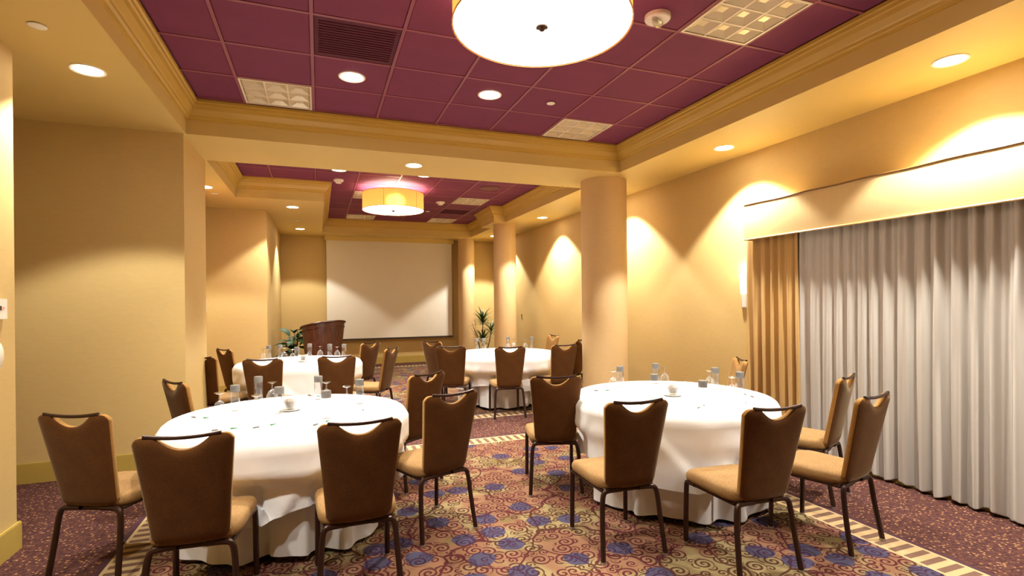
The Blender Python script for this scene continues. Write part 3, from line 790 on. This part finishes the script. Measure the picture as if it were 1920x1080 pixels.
def make_table(x, y, ang, seed, where):
    PUSH[:] = [(cx - x, cy - y, math.cos(math.radians(hd)), math.sin(math.radians(hd))) for (cx, cy, hd, _) in CHAIRS if math.hypot(cx - x, cy - y) < 1.4]
    solve_push()
    t = empty('banquet_table', (x, y, 0)); tag(t, 'round banquet table hidden under the white cloths of the ' + where, 'table', 'round banquet tables')
    MB().lathe([(TR - .03, TZ - .035), (TR - .03, TZ - .010)], 40).build('tabletop', 'door_wood', t)
    for k in range(4):
        a = pi / 4 + pi / 2 * k; MB().tube([(.45 * math.cos(a), .45 * math.sin(a), 0), (.45 * math.cos(a), .45 * math.sin(a), TZ - .036)], .016, 8).build('leg', 'bronze_tube', t)
    rr = random.Random(seed)
    # long under cloth
    n = 192; rows = [(TR - .06, TZ - .004), (TR - .018, TZ - .005), (TR - .006, TZ - .018)]
    prof = [(TZ - .05, .02), (TZ - .12, .1), (TZ - .22, .28), (TZ - .34, .5), (TZ - .46, .7), (TZ - .58, .88), (.10, .97), (.035, 1.0)]
    ph = [rr.uniform(0, 6) for _ in range(6)]
    def fold(a): return math.sin(13 * a + ph[0] + .9 * math.sin(3 * a + ph[1])) * .65 + .35 * math.sin(21 * a + ph[2] + .7 * math.sin(2 * a + ph[3]))
    m = MB(); vs = [(0, 0, TZ - .004)]; fs = []
    for (r, z) in rows:
        for k in range(n): a = 2 * pi * k / n; vs.append((r * math.cos(a), r * math.sin(a), z))
    for (z, w) in prof:
        for k in range(n):
            a = 2 * pi * k / n; f = fold(a); r = TR - .012 + w * (-.034 + .046 * f); zz = z
            if z < .2: zz = z + .012 * math.sin(5 * a + ph[4]) * w
            vs.append((*yield_to_chairs(r * math.cos(a), r * math.sin(a), zz), zz))
    nr = len(rows) + len(prof)
    for k in range(n): fs.append((0, 1 + k, 1 + (k + 1) % n))
    for i in range(nr - 1):
        for k in range(n):
            k2 = (k + 1) % n; fs.append((1 + i * n + k, 1 + (i + 1) * n + k, 1 + (i + 1) * n + k2, 1 + i * n + k2))
    m.add(vs, fs); o = m.build('long_tablecloth', 'linen_under', angle=70); o.location = (x, y, 0)
    tag(o, 'floor-length white undercloth of the ' + where, 'tablecloth', 'floor-length white undercloths')
    # overlay: square cloth, corners hanging lower
    half = 1.14; n = 256; m = MB(); vs = [(0, 0, TZ + .002)]; fs = []
    top = [(.3, TZ + .002), (TR - .05, TZ + .002), (TR - .012, TZ + .001), (TR + .004, TZ - .012)]
    for (r, z) in top:
        for k in range(n): a = 2 * pi * k / n; vs.append((r * math.cos(a), r * math.sin(a), z))
    NS = 14
    for j in range(1, NS + 1):
        for k in range(n):
            a = 2 * pi * k / n; b = a - ang
            R8 = half / max(abs(math.cos(b)), abs(math.sin(b)))
            drop = min(R8, 1.36) - TR; drop = .37 + (drop - .34) * .40
            s = min(j, NS - 1) / (NS - 1) if j < NS else 1.004; z = TZ - .014 - drop * s
            # the square's corners fold over: slanted saw-tooth pleats
            pleat = 0
            for kc in range(4):
                for (o9, sl, wd, am) in ((0.0, .55, .42, .050), (.62, -.45, .30, .026)):
                    dl = (b - (pi / 4 + pi / 2 * kc) - o9 - sl * (s - .5) + pi) % (2 * pi) - pi
                    if -wd < dl <= 0: pleat += am * s * ((wd + dl) / wd) ** 1.3
                    elif 0 < dl < .05: pleat += am * s * (1 - dl / .05)
            w = min(1, max(0, (TZ - z) / .72)); under = w * (-.034 + .046 * fold(a))
            r = TR + .008 + max(.022 * s + pleat, under + .012) + .006 * s * math.sin(7 * a + ph[5])
            q = yield_to_chairs(r * math.cos(a), r * math.sin(a), z); lq = math.hypot(*q); k9 = (lq + .006) / lq
            vs.append((q[0] * k9, q[1] * k9, z))
    nr = len(top) + NS
    for k in range(n): fs.append((0, 1 + k, 1 + (k + 1) % n))
    for i in range(nr - 1):
        for k in range(n):
            k2 = (k + 1) % n; fs.append((1 + i * n + k, 1 + (i + 1) * n + k, 1 + (i + 1) * n + k2, 1 + i * n + k2))
    m.add(vs, fs); o = m.build('tablecloth_overlay', 'linen_white', angle=70); o.location = (x, y, 0)
    sm = o.modifiers.new('thickness', 'SOLIDIFY'); sm.thickness = .0025; sm.offset = 1
    tag(o, 'white square overlay cloth on the ' + where, 'tablecloth', 'white square overlay cloths')
TABLES = {1: (-.18, 3.95), 2: (2.65, 3.49), 3: (-.24, 7.45), 4: (2.63, 7.42)}
WHERE = {1: 'front left table', 2: 'front right table', 3: 'back left table', 4: 'back right table'}
make_table(*TABLES[1], math.radians(20), 11, WHERE[1]); make_table(*TABLES[2], math.radians(8), 12, WHERE[2])
make_table(*TABLES[3], math.radians(35), 13, WHERE[3]); make_table(*TABLES[4], math.radians(50), 14, WHERE[4])

# ------------------------------------------------------------ chairs
def lean(z): return -.205 - .105 * max(0, (z - .42)) / .51       # y of the back's middle plane
def make_chair():
    root = empty('banquet_chair')
    # backrest
    nu, nv = 40, 18; T = .028; zb, zt = .415, .940
    def pt(u, v, side):
        q = abs(u) / .58; dip = (1 - q ** 2.2) ** 1.2 if q < 1 else 0
        ztop = zt - .066 * dip - (.030 * ((abs(u) - .80) / .20) ** 2.4 if abs(u) > .80 else 0)
        z0 = zb + (.035 * ((abs(u) - .75) / .25) ** 2.2 if abs(u) > .75 else 0)
        z = z0 + (ztop - z0) * v
        hw = .160 + .046 * ((z - zb) / (zt - zb)) ** 1.15
        e = max(abs(u) ** 9, abs(2 * v - 1) ** 16); th = T * (1 - e * .55)
        x = hw * u
        y = lean(z) + side * th - .016 * (1 - (u * u)) * (1 if side else 1)
        return (x, y, z)
    m = MB(); vs = []; fs = []
    for side in (1, -1):
        for j in range(nv + 1):
            v = j / nv; v = .5 - .5 * math.cos(pi * v) if True else v
            for i in range(nu + 1): u = -1 + 2 * i / nu; vs.append(pt(u, v, side))
    W = nu + 1; off = W * (nv + 1)
    for j in range(nv):
        for i in range(nu):
            a = j * W + i; fs.append((a + 1, a, a + W, a + W + 1)); b = a + off; fs.append((b, b + 1, b + W + 1, b + W))
    for i in range(nu):
        fs.append((i, i + 1, off + i + 1, off + i)); a = nv * W + i; fs.append((a + 1, a, off + a, off + a + 1))
    for j in range(nv):
        a = j * W; fs.append((a + W, a, off + a, off + a + W)); a = j * W + nu; fs.append((a, a + W, off + a + W, off + a))
    m.add(vs, fs); m.mi = [1] * len(fs)
    for k in range(nv * nu): m.mi[2 * k + 1] = 0
    m.build('backrest', ['back_fabric', 'front_fabric'], root, angle=75)
    # carry bar over the scallop
    bar = [(x, lean(.94) - .018 - .004 * (1 - (x / .15) ** 2), .944 - .012 * (1 - (x / .15) ** 2)) for x in [-.155 + .31 * k / 12 for k in range(13)]]
    MB().tube(bar, .0095, 8).build('carry_bar', 'bronze_tube', root)
    # seat: rounded cushion
    nu, nr = 40, 5; m = MB(); vs = []; fs = []
    def outline(a, s):
        c, q = math.cos(a), math.sin(a); e = .36
        x = math.copysign(abs(c) ** e, c); y = math.copysign(abs(q) ** e, q)
        wx = .208 + .012 * y; return (x * wx * s, (.235 * y + .015) * s + .0)
    lay = [(.93, .402), (.985, .410), (1.0, .430), (.985, .452), (.94, .466), (.80, .474), (.4, .479)]
    for (s, z) in lay:
        for k in range(nu): x, y = outline(2 * pi * k / nu, s); vs.append((x, y, z - (.012 * max(0, (y - .15) / .1) if z > .45 else 0)))
    for i in range(len(lay) - 1):
        for k in range(nu): k2 = (k + 1) % nu; fs.append((i * nu + k, i * nu + k2, (i + 1) * nu + k2, (i + 1) * nu + k))
    fs.append(tuple(range(nu))[::-1]); fs.append(tuple((len(lay) - 1) * nu + k for k in range(nu)))
    m.add(vs, fs); m.build('seat', 'seat_fabric', root, angle=60)
    fr = MB()
    for s in (-1, 1): fr.tube([(s * .165, -.20, .392), (s * .180, 0, .392), (s * .190, .15, .392)], .0125, 8)
    fr.tube([(-.165, -.20, .392), (.165, -.20, .392)], .0125, 8); fr.tube([(-.188, .14, .392), (.188, .14, .392)], .011, 8)
    fr.build('seat_frame', 'bronze_tube', root)
    for s in (-1, 1):
        a = MB().tube(smooth_path([(s * .188, .13, .392), (s * .192, .195, .392), (s * .194, .212, .385), (s * .195, .216, .33), (s * .197, .222, .012)], 2), .0155, 8).build('leg', 'bronze_tube', root)
        MB().lathe([(.017, 0), (.017, .014)], 10, s * .197, .222).build('glide', 'glide_metal', a)
        b = MB().tube(smooth_path([(s * .06, -.212, .398), (s * .135, -.213, .398), (s * .170, -.216, .392), (s * .182, -.222, .345), (s * .190, -.236, .22), (s * .203, -.272, .012)], 2), .0155, 8).build('leg', 'bronze_tube', root)
        MB().lathe([(.017, 0), (.017, .014)], 10, s * .203, -.272).build('glide', 'glide_metal', b)
    return root
proto = make_chair()
for i, (x, y, hd, lab) in enumerate(CHAIRS):
    c = proto if i == 0 else copy_tree(proto)
    c.location = (x, y, 0); c.rotation_euler = (0, 0, math.radians(hd - 90)); tag(c, lab, 'chair', 'brown banquet chairs')

# ------------------------------------------------------------ table settings
TT = TZ + .0055
def make_bottle():
    r = empty('water_bottle')
    MB().lathe([(0, .002), (.028, .0), (.032, .006), (.032, .134), (.030, .139)], 18, cap0=False, cap1=False).build('body', 'bottle_clear', r)
    MB().lathe([(.0315, .137), (.0320, .140), (.0320, .181), (.0300, .184), (0, .184)], 18, cap0=False, cap1=False).build('cap', 'cap_grey', r)
    return r
def make_goblet():
    r = empty('upturned_goblet')
    MB().lathe([(.043, 0), (.045, .02), (.040, .05), (.026, .078), (.008, .092)], 18, cap0=False, cap1=False).build('bowl', 'glass_clear', r)
    MB().lathe([(.006, .092), (.005, .115), (.007, .135)], 10).build('stem', 'glass_clear', r)
    MB().lathe([(.007, .135), (.024, .141), (.034, .146), (.034, .149), (0, .149)], 18, cap0=False, cap1=False).build('foot', 'glass_clear', r)
    return r
def make_bowl():
    r = empty('candy_bowl')
    MB().lathe([(.026, .0), (.030, .006), (.040, .04), (.050, .075), (.047, .075), (.037, .042), (.024, .010), (0, .008)], 20, cap1=False).build('cup', 'glass_clear', r)
    rr = random.Random(5); m = MB()
    m.lathe([(.022, .012), (.034, .040), (.036, .052), (.02, .062), (0, .066)], 14, cap1=False); m.build('filling', 'candy', r)
    return r
protos = {}
def put_item(kind, mk, x, y, label, cat, group, z=TT, rz=0):
    if kind not in protos: o = mk(); protos[kind] = o
    else: o = copy_tree(protos[kind])
    o.location = (x, y, z); o.rotation_euler = (0, 0, rz); tag(o, label, cat, group); return o
ORD = ['leftmost', 'second from the left', 'third from the left', 'fourth from the left', 'fifth from the left', 'sixth from the left', 'seventh from the left', 'eighth from the left']
BOT = {1: [(-.57, 4.20), (-.46, 4.62), (-.265, 3.98), (-.01, 4.44), (.04, 3.68), (.285, 4.12)],
       2: [(2.49, 3.98), (2.89, 4.02), (2.46, 3.44), (3.16, 3.56), (2.58, 3.03), (3.15, 3.27)],
       3: [(-.66, 7.98), (-.52, 8.06), (-.28, 7.52), (-.13, 8.06), (.14, 7.86), (.33, 7.76)],
       4: [(2.36, 7.98), (2.46, 7.93), (2.93, 8.10), (3.25, 7.84)]}
GOB = {1: [(-.655, 4.12), (-.35, 4.50), (-.40, 3.90), (-.07, 3.73), (.05, 4.34), (.19, 4.06)],
       2: [(2.42, 3.98), (2.99, 4.02), (2.32, 3.41), (2.61, 3.24), (3.08, 3.28), (3.19, 3.66)],
       3: [(-.72, 7.90), (-.46, 7.96), (-.34, 7.66), (.01, 8.02), (.24, 7.84)],
       4: [(2.86, 7.92), (3.00, 8.02), (3.14, 7.86)]}
def imx(x, y):
    p = Vector((x, y, TT)); return p.dot(_right) / p.dot(_fwd)
for t in (1, 2, 3, 4):
    for i, (x, y) in enumerate(sorted(BOT[t], key=lambda q: imx(*q))):
        put_item('bottle', make_bottle, x, y, 'clear water bottle with grey cap, %s on the %s' % (ORD[i], WHERE[t]), 'bottle', 'water bottles on the ' + WHERE[t])
    for i, (x, y) in enumerate(sorted(GOB[t], key=lambda q: imx(*q))):
        put_item('goblet', make_goblet, x, y, 'upturned stemmed water glass, %s on the %s' % (ORD[i], WHERE[t]), 'glass', 'upturned glasses on the ' + WHERE[t])
sau = {}
for t, (x, y) in {1: (-.20, 4.06), 2: (2.65, 3.46), 3: (-.20, 7.40)}.items():
    if not sau:
        s0 = MB().lathe([(.035, 0), (.06, .003), (.075, .010), (.073, .0115), (.055, .006), (0, .005)], 24, cap1=False).build('saucer', 'ceramic'); s = s0; sau['m'] = s0
    else: s = sau['m'].copy(); COL.objects.link(s)
    s.location = (x, y, TT); tag(s, 'small white saucer under the glass bowl on the ' + WHERE[t], 'saucer', 'saucers')
    put_item('bowl', make_bowl, x, y, 'small glass bowl of pale candies on the ' + WHERE[t], 'bowl', 'candy bowls', z=TT + .0062).scale = (1.25, 1.25, 1.2)
pad_me = MB().box(-.055, .055, -.08, .08, 0, .004).mesh('notepad', 'paper', smooth=False)
pen_b = MB().tube([(-.07, 0, .005), (.03, 0, .005)], .0045, 8).mesh('barrel', 'plastic_white'); pen_g = MB().tube([(.03, 0, .005), (.055, 0, .005), (.07, 0, .005)], .0052, 8, .002).mesh('grip', 'pen_green')
pen_c = MB().tube([(-.07, 0, .005), (-.035, 0, .005)], .0052, 8).mesh('cap', 'cap_grey')
PADS = {1: [(-.76, 3.98, 20), (-.55, 3.55, 60), (-.33, 3.55, 80), (.0, 3.50, 100), (.29, 3.86, 130), (-.05, 4.55, 10)], 2: [(2.22, 3.84, 40), (2.24, 3.22, 60), (2.52, 2.98, 85), (2.93, 2.99, 105), (3.15, 3.18, 130)]}
for t in (1, 2):
    for i, (x, y, a) in enumerate(sorted(PADS[t], key=lambda q: imx(q[0], q[1]))):
        tag(put('notepad', pad_me, None, (x, y, TT), math.radians(a - 90)), 'white notepad, %s on the %s' % (ORD[i], WHERE[t]), 'notepad', 'notepads on the ' + WHERE[t])
        p = empty('pen', (x + .01, y + .01, TT + .0045), math.radians(a - 55)); tag(p, 'white and green pen on a notepad, %s on the %s' % (ORD[i], WHERE[t]), 'pen', 'pens on the ' + WHERE[t])
        put('barrel', pen_b, p); put('grip', pen_g, p); put('cap', pen_c, p)
